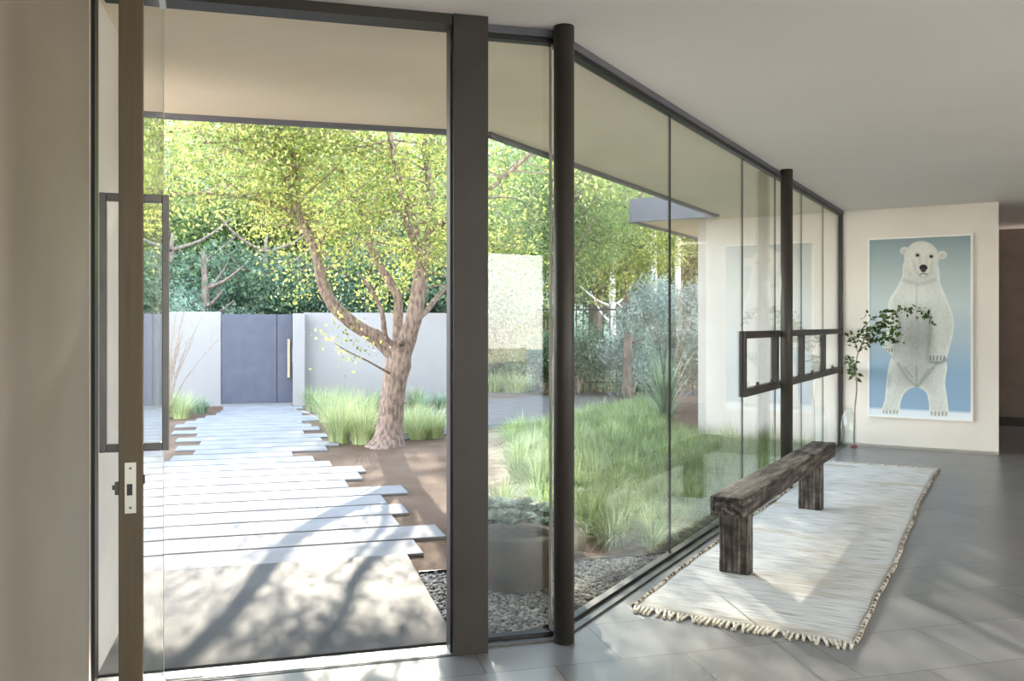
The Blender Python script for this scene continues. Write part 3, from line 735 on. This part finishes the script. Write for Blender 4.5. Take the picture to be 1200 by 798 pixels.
# ================================================================ BOWL PLANTER, BOULDER
def planter():
    x, y = .02, 5.42
    root = tag(empty('potted_succulents', (x, y, -.01)), 'large round dark bronze bowl of pale green succulents on the gravel', 'potted plant')
    b = MB(); b.lathe([(.17, 0), (.215, .02), (.27, .12), (.302, .24), (.312, .335), (.315, .365), (.305, .372), (.295, .36), (.288, .3), (.1, .29)], seg=72)
    b.build('bowl', M['bowl'], root, smooth=True)
    b = MB(); b.lathe([(.284, .29), (.284, .325), (.15, .345), (.02, .355)], seg=40); b.build('soil', M['soil'], root, smooth=True)
    def rosette(cx, cy, cz, R, rings=5):
        Q = []
        for r in range(rings):
            n = 7+r*2; el = 1.35-1.05*r/(rings-1); Lf = R*(.45+.55*r/(rings-1))
            for k_ in range(n):
                a = 2*math.pi*(k_+.5*(r % 2))/n+r; d = np.array([math.cos(a)*math.cos(el), math.sin(a)*math.cos(el), math.sin(el)])
                s = np.array([-math.sin(a), math.cos(a), 0]); nn = np.cross(s, d); w = Lf*.22
                p = np.array([cx, cy, cz])
                Q.append([p, p+d*Lf*.6+s*w-nn*Lf*.05, p+d*Lf+nn*Lf*.08*0, p+d*Lf*.6-s*w-nn*Lf*.05])
        return np.array(Q)
    spots = []
    for i in range(400):
        a = random.uniform(0, 6.28); r = .27*math.sqrt(random.random()); p = (r*math.cos(a), r*math.sin(a))
        if all((p[0]-q[0])**2+(p[1]-q[1])**2 > .062**2 for q in spots): spots.append(p)
    for p in spots[:34]:
        h_ = .395+.06*random.random()+.045*(1-math.hypot(*p)/.27)
        b_ = quads('rosette', rosette(p[0], p[1], h_, random.uniform(.075, .115)), M['succ'], root)
planter()
b = MB(); V = []; Fc = []; n1, n2 = 20, 14
for j in range(n2+1):
    for i in range(n1):
        th = math.pi*j/n2; ph = 2*math.pi*i/n1
        v = Vector((math.sin(th)*math.cos(ph)*.26, math.sin(th)*math.sin(ph)*.17, math.cos(th)*.17)); v *= 1+.25*noise.noise(v*6)+.08*noise.noise(v*20); v.z = max(v.z, -.10); V.append(v)
for j in range(n2):
    for i in range(n1): Fc.append((j*n1+i, (j+1)*n1+i, (j+1)*n1+(i+1) % n1, j*n1+(i+1) % n1))
b.add(V, Fc); tag(b.build('boulder', M['rock'], smooth=True, loc=(.30, 6.25, .07)), 'brown rounded boulder behind the bronze bowl at the grass edge', 'rock')

# ================================================================ GRASSES
def clump(name, x, y, h, spread, n, width, m, label, cat, group=None, r0=.08, curl=.6):
    V = blades([(0, 0, 0)], h, spread, n, width, 4, curl, r0)
    o = quads(name, V, M[m], loc=(x, y, -.036)); tag(o, label, cat, group); return o
# sedge meadow between path and glass
mead = [(-.05, 13.2), (.15, 7.3), (1.0, 6.15), (2.3, 8.4), (3.9, 11.2), (2.2, 12.25), (2.45, 14.3), (2.6, 17.3), (1.6, 15.8), (.9, 14.4), (.4, 13.3)]
cs_ = []
while len(cs_) < 620:
    x = random.uniform(-.2, 4.3); y = random.uniform(6, 17.4)
    if inside(x, y, mead) and (Vector((x, y, 0))-C0).dot(GN) < -.22: cs_.append((x, y, -.036))
cs_ = np.array(cs_)
V = np.concatenate([blades(cs_[:480], .36, .42, 110, .012, 4, 1.55, .10), blades(cs_[480:], .44, .34, 80, .011, 4, 1.1, .08)])
tag(quads('meadow_grass', V, M['sedge']), 'lush green sedge filling the garden outside the long glass wall', 'grass', kind='stuff')
# bright front tussocks seen through the narrow pane
for i, (px, py, h_, l) in enumerate(((607, 560, .55, 'tall bright sedge tussock behind the bronze bowl, leftmost in narrow pane'), (632, 575, .5, 'bright sedge tussock just left of the first round column'), (590, 590, .32, 'short sedge tussock by the soil behind the bronze bowl'), (700, 612, .42, 'arching sedge tussock at the meadow front beside the gravel'), (735, 622, .38, 'arching sedge tussock nearest the gravel and glass'))):
    p = GR(px, py); clump('sedge_tussock', p.x, p.y, h_, .3, 170, .010, 'sedge', l, 'grass', 'sedge tussocks at the meadow edge', .09, .8)
# feather grasses by the trunk and wall
fg = [(398, 516, .85, 'feather', 'big pale feather grass, left of the tree trunk and nearest the planks'), (425, 517, .8, 'feather', 'pale feather grass touching the tree trunk on its left'), (384, 492, .7, 'feather', 'pale feather grass beside the plank ends, behind the nearest one'),
      (412, 500, .8, 'feather', 'feathery clump behind the two front grasses left of trunk'), (490, 512, .62, 'feather', 'pale feather grass just right of the tree trunk'), (508, 510, .6, 'feather', 'pale feather grass right of the trunk, beside the square post'),
      (478, 505, .55, 'feather', 'low pale feather grass tucked behind the tree trunk'), (368, 480, .62, 'sedge', 'green grass clump at the foot of the gate pier'), (380, 480, .5, 'sedge', 'green grass clump right of the gate pier clump by the shaded wall'),
      (432, 481, .5, 'sedge', 'green grass clump by the wall behind the feather grasses'), (488, 475, .5, 'sedge', 'bright green grass clump behind the trunk near the second tree'), (213, 488, .60, 'feather', 'yellow green grass clump in front of the left garden wall'),
      (200, 486, .55, 'feather', 'yellow green grass clump left of path, nearest the door edge'), (402, 479, .6, 'flax', 'blue-green grass clump against the shaded garden wall'), (452, 476, .55, 'flax', 'blue-green grass clump against the wall just left of trunk'),
      (495, 478, .4, 'flax', 'low blue-green clump on the dark soil right of trunk'), (516, 476, .4, 'flax', 'low blue-green clump beside the square post by dark soil'), (234, 482, .4, 'flax', 'small blue-green clump at the left corner of the gate')]
for (px, py, h_, m_, l) in fg:
    p = GR(px, py); n_ = 420 if m_ == 'feather' else 220
    clump('grass_clump', p.x, p.y, h_, h_*.62, n_, .010 if m_ == 'feather' else .014, m_, l, 'grass', 'grass clumps around the tree and wall', .14, .75)
# low planting strip beyond the path
ls = [(575, 457), (590, 452), (604, 458), (620, 455), (634, 452), (648, 458), (682, 456), (697, 452), (712, 457), (728, 454), (744, 458), (758, 452)]
wh = ['next to the square post', 'second right of the square post', 'third right of the square post', 'left of the pane joint', 'at the pane joint', 'left of the round column', 'right of the round column', 'second right of the round column', 'third right of the round column', 'below the picket fence', 'left of the flax', 'behind the flax']
for i, (px, py) in enumerate(ls):
    p = GR(px, py); m_ = ['sedge', 'flax', 'feather'][i % 3]
    clump('low_plant', p.x, p.y, .62, .6, 260, .022, m_, 'low green plant beyond the garden path, '+wh[i], 'plant', 'low plants beyond the garden path', .3, .7)
# flax
def flax():
    p = GR(779, 498); root = tag(empty('flax_plant', (p.x, p.y, -.035)), 'spiky grey-green flax with long sword leaves beside the white wall', 'plant')
    for (n, h, sp, w) in ((26, 1.65, .95, .055), (18, 1.25, 1.15, .05), (14, 1.75, .40, .05)):
        for _ in range(n):
            quads('blade', blades([(0, 0, 0)], h, sp, 1, w, 6, .45, .06), M['flax'], root)
flax()

# ================================================================ SHRUBS AND TREES
def crown_points(blobs, per, rough=.25):
    P = []
    for (c, r) in blobs:
        u = unit(per); rr = r*(1-RNG.exponential(.22, per).clip(0, .9)); P.append(np.array(c)+u*rr[:, None]*np.array([1, 1, .85])+RNG.normal(scale=rough*r*.3, size=(per, 3)))
    return np.concatenate(P)
def blobset(rx, rz, zc, n, r):
    out = []
    for _ in range(n):
        u = unit(1)[0]; k_ = random.uniform(.35, 1)
        out.append((np.array([u[0]*rx*k_, u[1]*rx*k_, zc+u[2]*rz*k_]), r*random.uniform(.7, 1.25)))
    return out
def make_tree(name, x, y, height, rad, leafm, barkm, label, cat, group, leafsize, nblob, per, low=.15, trunk_r=.13, lean=0, asp=.5, src=None):
    root = tag(empty(name, (x, y, -.035)), label, cat, group)
    if src is not None:
        for ch in src.children:
            c_ = ch.copy(); COL.objects.link(c_); c_.parent = root
        root.rotation_euler = (0, 0, random.uniform(0, 6.28)); return root
    z0 = height*low; zc = (height+z0)/2; rz = (height-z0)/2
    b = MB(); top = Vector((lean, 0, height*.9)); pts = spline([(0, 0, 0), (lean*.2+.05, .05, height*.3), (lean*.6-.05, 0, height*.6), top], 5)
    b.tube(pts, rads([trunk_r*1.2, trunk_r, trunk_r*.7, trunk_r*.25], len(pts)), seg=8, wob=.15)
    for _ in range(9):
        i = random.randint(4, len(pts)-3); a = random.uniform(0, 6.28); L_ = rad*random.uniform(.5, .9)
        q = pts[i]; e = q+Vector((math.cos(a)*L_, math.sin(a)*L_, L_*.6)); sp = spline([q, (q+e)/2+Vector((0, 0, -.1*L_)), e], 3)
        b.tube(sp, rads([trunk_r*.45, trunk_r*.12], len(sp)), seg=6)
    b.build('trunk', M[barkm], root, smooth=True)
    P = crown_points(blobset(rad*.72, rz*.78, zc, nblob, rad*.42), per); P = P[P[:, 2] > .15]
    P[:, 0] += lean*np.clip(P[:, 2]/height, 0, 1)
    quads('foliage', leaves(P, leafsize, asp), M[leafm], root)
    return root
def make_shrub(name, x, y, height, rad, leafm, label, leafsize, n, group=None, asp=.35, cat='shrub'):
    root = tag(empty(name, (x, y, -.035)), label, cat, group)
    b = MB()
    tips = []
    for _ in range(14):
        a = random.uniform(0, 6.28); r = rad*random.uniform(.2, .8); e = Vector((math.cos(a)*r, math.sin(a)*r, height*random.uniform(.6, .95))); sp = spline([(0, 0, 0), (e.x*.3, e.y*.3, e.z*.5), e], 3); b.tube(sp, rads([.022, .006], len(sp)), seg=5)
    b.build('stem', M['twig'], root, smooth=True)
    P = crown_points(blobset(rad*.75, height*.40, height*.5, 16, rad*.42), n//16); P = P[P[:, 2] > .05]
    quads('foliage', leaves(P, leafsize, asp, up=.9), M[leafm], root)
    return root

def main_tree():
    D0 = 11.8
    root = tag(empty('courtyard_tree', GR(457, 520)), 'large leaning multi-limbed tree with yellow-green leaves beside the plank path', 'tree')
    o_ = Vector(root.location)
    def Lp(l): return [W(x, y, d)-o_ for x, y, d in l]
    b = MB()
    tr = spline(Lp([(452, 530, 11.75), (455, 518, 11.77), (457, 500, 11.8), (459, 475, 11.8), (462, 450, 11.8), (466, 428, 11.8), (469, 405, 11.8)]), 5)
    b.tube(tr, rads([.30, .225, .175, .158, .162, .178, .15], len(tr)), seg=20, wob=.12)
    limbs = [
        ([(466, 420, 11.8), (446, 399, 11.7), (412, 378, 11.5), (384, 347, 11.3), (369, 292, 11.1), (352, 255, 11.0), (341, 218, 10.9), (325, 181, 10.8), (308, 150, 10.7), (285, 95, 10.5), (262, 50, 10.4)], [.12, .105, .088, .078, .066, .060, .052, .045, .04, .03, .015]),
        ([(347, 240, 10.95), (345, 200, 11.0), (341, 150, 11.1), (342, 90, 11.2), (350, 30, 11.3)], [.045, .038, .034, .025, .012]),
        ([(467, 412, 11.8), (466, 385, 11.9), (466, 347, 12.0), (450, 319, 12.1), (434, 289, 12.2), (427, 255, 12.3), (407, 218, 12.4), (393, 181, 12.5), (384, 150, 12.5), (368, 90, 12.6), (360, 40, 12.7)], [.09, .075, .062, .056, .052, .046, .04, .034, .03, .022, .012]),
        ([(470, 415, 11.8), (479, 394, 11.75), (488, 360, 11.7), (493, 326, 11.7), (497, 292, 11.7)], [.135, .12, .105, .095, .088]),
        ([(496, 300, 11.7), (484, 279, 11.6), (474, 248, 11.5), (464, 198, 11.4), (456, 150, 11.3), (440, 80, 11.2)], [.065, .055, .045, .036, .03, .014]),
        ([(497, 296, 11.7), (504, 264, 11.7), (503, 215, 11.8), (498, 164, 11.9), (505, 100, 12.0), (500, 30, 12.0)], [.075, .062, .05, .04, .03, .012]),
        ([(499, 285, 11.7), (510, 268, 11.5), (523, 257, 11.3), (550, 240, 11.0), (600, 200, 10.8), (640, 160, 10.7)], [.06, .05, .045, .035, .025, .01]),
        ([(497, 296, 11.7), (487, 262, 12.0), (478, 225, 12.3), (470, 180, 12.6)], [.035, .03, .025, .012]),
        ([(463, 418, 11.8), (452, 396, 11.6), (447, 363, 11.4), (432, 336, 11.3), (420, 320, 11.2)], [.04, .035, .03, .022, .01]),
        ([(490, 372, 11.7), (500, 364, 11.9), (516, 344, 12.2), (540, 320, 12.4), (575, 290, 12.6)], [.045, .038, .03, .022, .01]),
        ([(352, 256, 11.0), (325, 240, 10.9), (290, 232, 10.8), (240, 226, 10.6), (200, 230, 10.4), (165, 238, 10.3)], [.035, .03, .025, .02, .014, .006]),
        ([(322, 175, 10.8), (290, 165, 10.9), (250, 160, 11.1), (205, 150, 11.3)], [.03, .025, .018, .008]),
        ([(388, 168, 12.5), (400, 120, 12.9), (430, 80, 13.3)], [.03, .02, .01]),
        ([(458, 438, 11.7), (449, 433, 11.5), (427, 421, 11.2), (406, 411, 11.0), (392, 402, 10.9)], [.02, .016, .012, .008, .004]),
    ]
    tips = []
    for l, r in limbs:
        sp = spline(Lp(l), 4); b.tube(sp, rads(r, len(sp)), seg=12, wob=.15)
        for i in range(len(sp)//3, len(sp)): tips.append((sp[i], rads(r, len(sp))[i]))
    b.tube(Lp([(470, 402, 11.62), (469.5, 398, 11.45)]), [.05, .038], seg=10)
    P = []
    def twig(q, d, L_, r):
        e = q+d*L_; mid = (q+e)/2+Vector((random.uniform(-.12, .12), random.uniform(-.12, .12), random.uniform(-.05, .12)))*L_
        sp = spline([q, mid, e], 3); b.tube(sp, rads([r, r*.3], len(sp)), seg=5); return sp
    for _ in range(290):
        q, r = random.choice(tips)
        if q.z < 2.1 or (q.z < 2.7 and random.random() < .8): continue
        a = random.uniform(0, 6.28); d = Vector((math.cos(a), math.sin(a), random.uniform(-.35, .7))).normalized(); L_ = random.uniform(.5, 1.35)
        if q.z < 2.0: L_ *= .6
        sp = twig(q, d, L_, min(r*.5, .014))
        for j in range(2):
            q2 = sp[random.randint(2, len(sp)-1)]; a = random.uniform(0, 6.28); d2 = (d+Vector((math.cos(a), math.sin(a), random.uniform(-.8, .5)))).normalized()
            s2 = twig(q2, d2, random.uniform(.25, .6), .006)
            for p in s2[1:]: P.append((p, .14, 17))
        for p in sp[3:]: P.append((p, .15, 12))
    # low hanging sprays left of the trunk
    for (x, y) in ((384, 388), (400, 395), (396, 408), (415, 415), (424, 405), (405, 380)):
        P.append((W(x, y, 11.0)-o_, .13, 22))
    for _ in range(34):
        P.append((W(random.uniform(335, 470), random.uniform(280, 350), random.uniform(10.8, 12.8))-o_, .13, 11))
    pts = np.concatenate([np.array(p)+RNG.normal(scale=s, size=(n, 3)) for p, s, n in P])
    b.build('trunk', M['bark'], root, smooth=True)
    quads('foliage', leaves(pts, .058, .55), M['lf_main'], root)
main_tree()

# second small tree in front of the right garden wall
q = GR(514, 449, 0)
make_tree('young_tree', q.x, q.y, 5.4, 1.9, 'lf_main', 'bark', 'smaller slim brown tree behind the big one near the square post', 'tree', None, .085, 16, 320, low=.42, trunk_r=.10, lean=-.15)

# the bare pale-stemmed shrub left of the gate
p = GR(196, 488)
root = tag(empty('bare_shrub', (p.x, p.y, -.03)), 'bare spindly grey-green shrub by the left garden wall', 'shrub')
b = MB()
for i in range(20):
    a = random.uniform(0, 6.28); r = random.uniform(.15, .95); e = Vector((math.cos(a)*r, math.sin(a)*r*.6, random.uniform(1.3, 2.0))); sp = spline([(0, 0, 0), (e.x*.35, e.y*.35, e.z*.5), e], 3)
    b.tube(sp, rads([.012, .004], len(sp)), seg=5)
    for q in (1, 2, 3): m_ = sp[-q-1]; b.tube([m_, m_+Vector((random.uniform(-.2, .2), random.uniform(-.1, .1), random.uniform(.15, .35)))], [.005, .002], seg=4)
b.build('stem', M['twig'], root)

# hedge row right behind the garden wall, each tree its own
G_ = 'trees beyond the garden wall'
lab = lambda s: s
dk = make_tree('dense_tree', -8.3, 21.5, 4.3, 1.9, 'lf_dark', 'bark_dark', 'dark blue-green bushy tree over the left garden wall, left of the gate', 'tree', G_, .13, 22, 420, low=.05)
make_tree('dense_tree', -6.2, 22.2, 4.0, 1.9, 'lf_dark', 'bark_dark', 'dark blue-green bushy tree rising directly behind the gate', 'tree', G_, .13, 22, 300, low=.05, src=dk)
make_tree('dense_tree', -3.6, 22.6, 4.0, 1.9, 'lf_dark', 'bark_dark', 'dark blue-green bushy tree above the shaded wall right of the gate', 'tree', G_, .13, 22, 300, low=.05, src=dk)
make_tree('dense_tree', -1.4, 23.5, 4.0, 1.9, 'lf_dark', 'bark_dark', 'dark bushy tree behind the trunk of the courtyard tree', 'tree', G_, .13, 22, 300, low=.05, src=dk)
tl = make_tree('feathery_tree', -9.1, 19.9, 3.7, 1.3, 'lf_teal', 'bark_dark', 'pale teal feathery tree over the far left garden wall', 'tree', G_, .10, 16, 420, low=.08, asp=.22)
make_tree('feathery_tree', -7.1, 20.2, 2.9, 1.3, 'lf_teal', 'bark_dark', 'pale teal feathery tree just left above the gate', 'tree', G_, .10, 16, 420, low=.08, asp=.22, src=tl)
# tall background trees
G2 = 'tall background trees'
ta = make_tree('tall_tree', -10.2, 26.5, 8.4, 3.0, 'lf_green', 'bark_dark', 'tall mid-green tree at the far left behind the garden wall', 'tree', G2, .15, 34, 420, low=.1, trunk_r=.2)
tb = make_tree('tall_tree', -6.6, 27.5, 8.8, 3.0, 'lf_yellow', 'bark_dark', 'tall yellow-green tree in the background above the gate', 'tree', G2, .15, 34, 380, low=.15, trunk_r=.2)
tc_ = make_tree('tall_tree', -3.2, 26.8, 8.6, 3.0, 'lf_dark', 'bark_dark', 'tall dark green tree in the background between the big limbs', 'tree', G2, .15, 34, 380, low=.05, trunk_r=.2)
for (x, y, s, l) in ((-.2, 28, ta, 'tall mid-green tree behind the square post'), (2.6, 27.5, ta, 'tall mid-green tree in the background behind the round column'), (5.6, 28, tb, 'tall yellow-green tree behind the picket fence'), (8.6, 29, ta, 'tall mid-green tree behind the silver shrub'), (12.5, 31, tc_, 'tall dark tree behind the white exterior wall'),
                     (-9.2, 29.5, ta, 'tall mid-green tree behind the far left pair of trees'), (-13.6, 28, tb, 'tall yellow-green tree beyond the open door leaf'), (-8.4, 32, tc_, 'tall dark tree in the last row above the left wall'), (-2.0, 33, tc_, 'tall dark tree in the last row behind the courtyard tree'), (4.0, 33, tc_, 'tall dark tree in the last row beyond the fence'), (9.5, 35, tc_, 'tall dark tree in the last row right of the fence')):
    make_tree('tall_tree', x, y, 8, 3, None, None, l, 'tree', G2, .1, 1, 1, src=s)
# trees seen through the glass
G3 = 'pale-trunked trees by the fence'
b1 = make_tree('pale_trunk_tree', 3.45, 21.8, 7.0, 1.7, 'lf_yellow', 'bark_pale', 'slender pale-trunked tree behind the fence, left of the wall', 'tree', G3, .11, 16, 300, low=.48, trunk_r=.09, lean=.2)
make_tree('pale_trunk_tree', 4.25, 22.6, 7, 1.7, None, None, 'slender pale-trunked tree nearest the white exterior wall', 'tree', G3, .1, 1, 1, src=b1)
make_tree('pale_trunk_tree', 2.75, 23.2, 7, 1.7, None, None, 'slender pale-trunked tree left of its pair behind the fence', 'tree', G3, .1, 1, 1, src=b1)
make_tree('garden_tree', .9, 17.8, 6.2, 2.2, 'lf_green', 'bark_dark', 'leafy mid-green tree beyond the path behind the first round column', 'tree', None, .085, 32, 640, low=.36, trunk_r=.11)
make_tree('garden_tree', 2.5, 19.2, 5.2, 1.5, 'lf_main', 'bark_dark', 'yellow-green tree leaning over the picket fence', 'tree', None, .085, 22, 380, low=.34, trunk_r=.09)
# shrubs
make_shrub('silver_shrub', 2.95, 16.4, 2.75, 1.15, 'lf_silver', 'large silver-grey shrub beside the end of the white exterior wall', .085, 15000)
make_shrub('fence_shrub', 1.55, 20.3, 1.75, .9, 'lf_dark', 'dark blue-green shrub against the picket fence, right of the column', .10, 6000, 'shrubs along the fence')
make_shrub('fence_shrub', 2.75, 20.0, 1.7, .9, 'lf_silver', 'greyish shrub against the picket fence beside the silver shrub', .10, 6000, 'shrubs along the fence')
make_shrub('fence_shrub', .75, 20.6, 1.9, .8, 'lf_dark', 'dark shrub at the fence end hidden partly by the round column', .10, 6000, 'shrubs along the fence')
make_shrub('yellow_shrub', .1, 24.0, 4.2, 1.5, 'lf_yellow', 'pale yellow-green leafy shrub seen through the narrow pane', .11, 12000, asp=.5)
make_shrub('round_shrub', -.25, 22.5, 1.7, .55, 'lf_dark', 'small dark blue shrub in front of the cream wall', .09, 4000, asp=.5)
# garden behind the house, mirrored in the narrow pane
for (x, y, l) in ((-2.5, -13.5, 'tall yellow-green tree behind the house, reflected in the narrow pane'), (2.2, -15, 'tall yellow-green tree on the rear terrace side'), (7, -14, 'tall yellow-green tree behind the rear windows at the right')):
    make_tree('rear_tree', x, y, 8, 3, None, None, l, 'tree', None, .1, 1, 1, src=tb)
b = MB(); b.prism([(-30, -40), (30, -40), (30, -3.65), (-2, -3.65), (-2, -2), (-30, -2)], -.1, -.035); structure(b.build('rear_terrace', M['terrace']))  # unseen added terrace, kept pale to bounce light into the room
b = MB(); b.bar((-8, -10.5), (9, -10.5), .2, -.1, 1.0); structure(b.build('rear_garden_wall', M['cream']))
# hillside
b = MB(); V = []; nx, ny = 60, 8
for j in range(ny+1):
    for i in range(nx+1):
        x = -40+80*i/nx; y = 38+j*3; V.append((x, y, min(17, j*2.7)+.8*noise.noise(Vector((x*.2, y*.2, 0)))-.3))
b.add(V, [(j*(nx+1)+i, j*(nx+1)+i+1, (j+1)*(nx+1)+i+1, (j+1)*(nx+1)+i) for j in range(ny) for i in range(nx)])
structure(b.build('hillside', M['hill'], smooth=True))

# ================================================================ LIGHT, CAMERA
sc = bpy.context.scene
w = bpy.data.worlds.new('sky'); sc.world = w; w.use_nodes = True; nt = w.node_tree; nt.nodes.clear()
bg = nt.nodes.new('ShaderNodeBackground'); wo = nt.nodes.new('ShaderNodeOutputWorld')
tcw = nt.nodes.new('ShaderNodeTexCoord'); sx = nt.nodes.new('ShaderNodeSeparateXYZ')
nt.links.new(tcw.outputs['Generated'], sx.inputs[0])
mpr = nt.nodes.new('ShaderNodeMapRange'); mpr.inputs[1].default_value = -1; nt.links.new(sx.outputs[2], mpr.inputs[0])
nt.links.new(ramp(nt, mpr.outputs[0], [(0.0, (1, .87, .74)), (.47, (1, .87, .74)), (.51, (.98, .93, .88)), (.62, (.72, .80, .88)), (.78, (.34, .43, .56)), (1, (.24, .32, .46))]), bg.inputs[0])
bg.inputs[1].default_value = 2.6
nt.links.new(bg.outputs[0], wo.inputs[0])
az, el = math.radians(8.5), math.radians(22)
sd = Vector((-math.sin(az)*math.cos(el), math.cos(az)*math.cos(el), math.sin(el)))   # towards the sun
ld = bpy.data.lights.new('sun', 'SUN'); ld.energy = 3.2; ld.angle = math.radians(.6); ld.color = (1, .90, .74)
lo = bpy.data.objects.new('sun', ld); COL.objects.link(lo); lo.location = sd*40
lo.rotation_euler = sd.to_track_quat('Z', 'Y').to_euler()

cd = bpy.data.cameras.new('camera'); cam = bpy.data.objects.new('camera', cd); COL.objects.link(cam)
cam.location = (0, 0, CAMZ); cam.rotation_euler = (math.pi/2, 0, 0)
cd.sensor_width = 36; cd.lens = F/1200*36; cd.shift_y = -(399-HZ)/1200; cd.clip_start = .05; cd.clip_end = 300
sc.camera = cam
sc.view_settings.view_transform = 'Standard'; sc.view_settings.look = 'None'; sc.view_settings.gamma = 1
sc.view_settings.exposure = 2.32; sc.view_settings.use_curve_mapping = False
cy = sc.cycles
cy.max_bounces = 10; cy.diffuse_bounces = 6; cy.glossy_bounces = 5; cy.transmission_bounces = 6; cy.transparent_max_bounces = 40
cy.use_denoising = True
cy.sample_clamp_indirect = 6
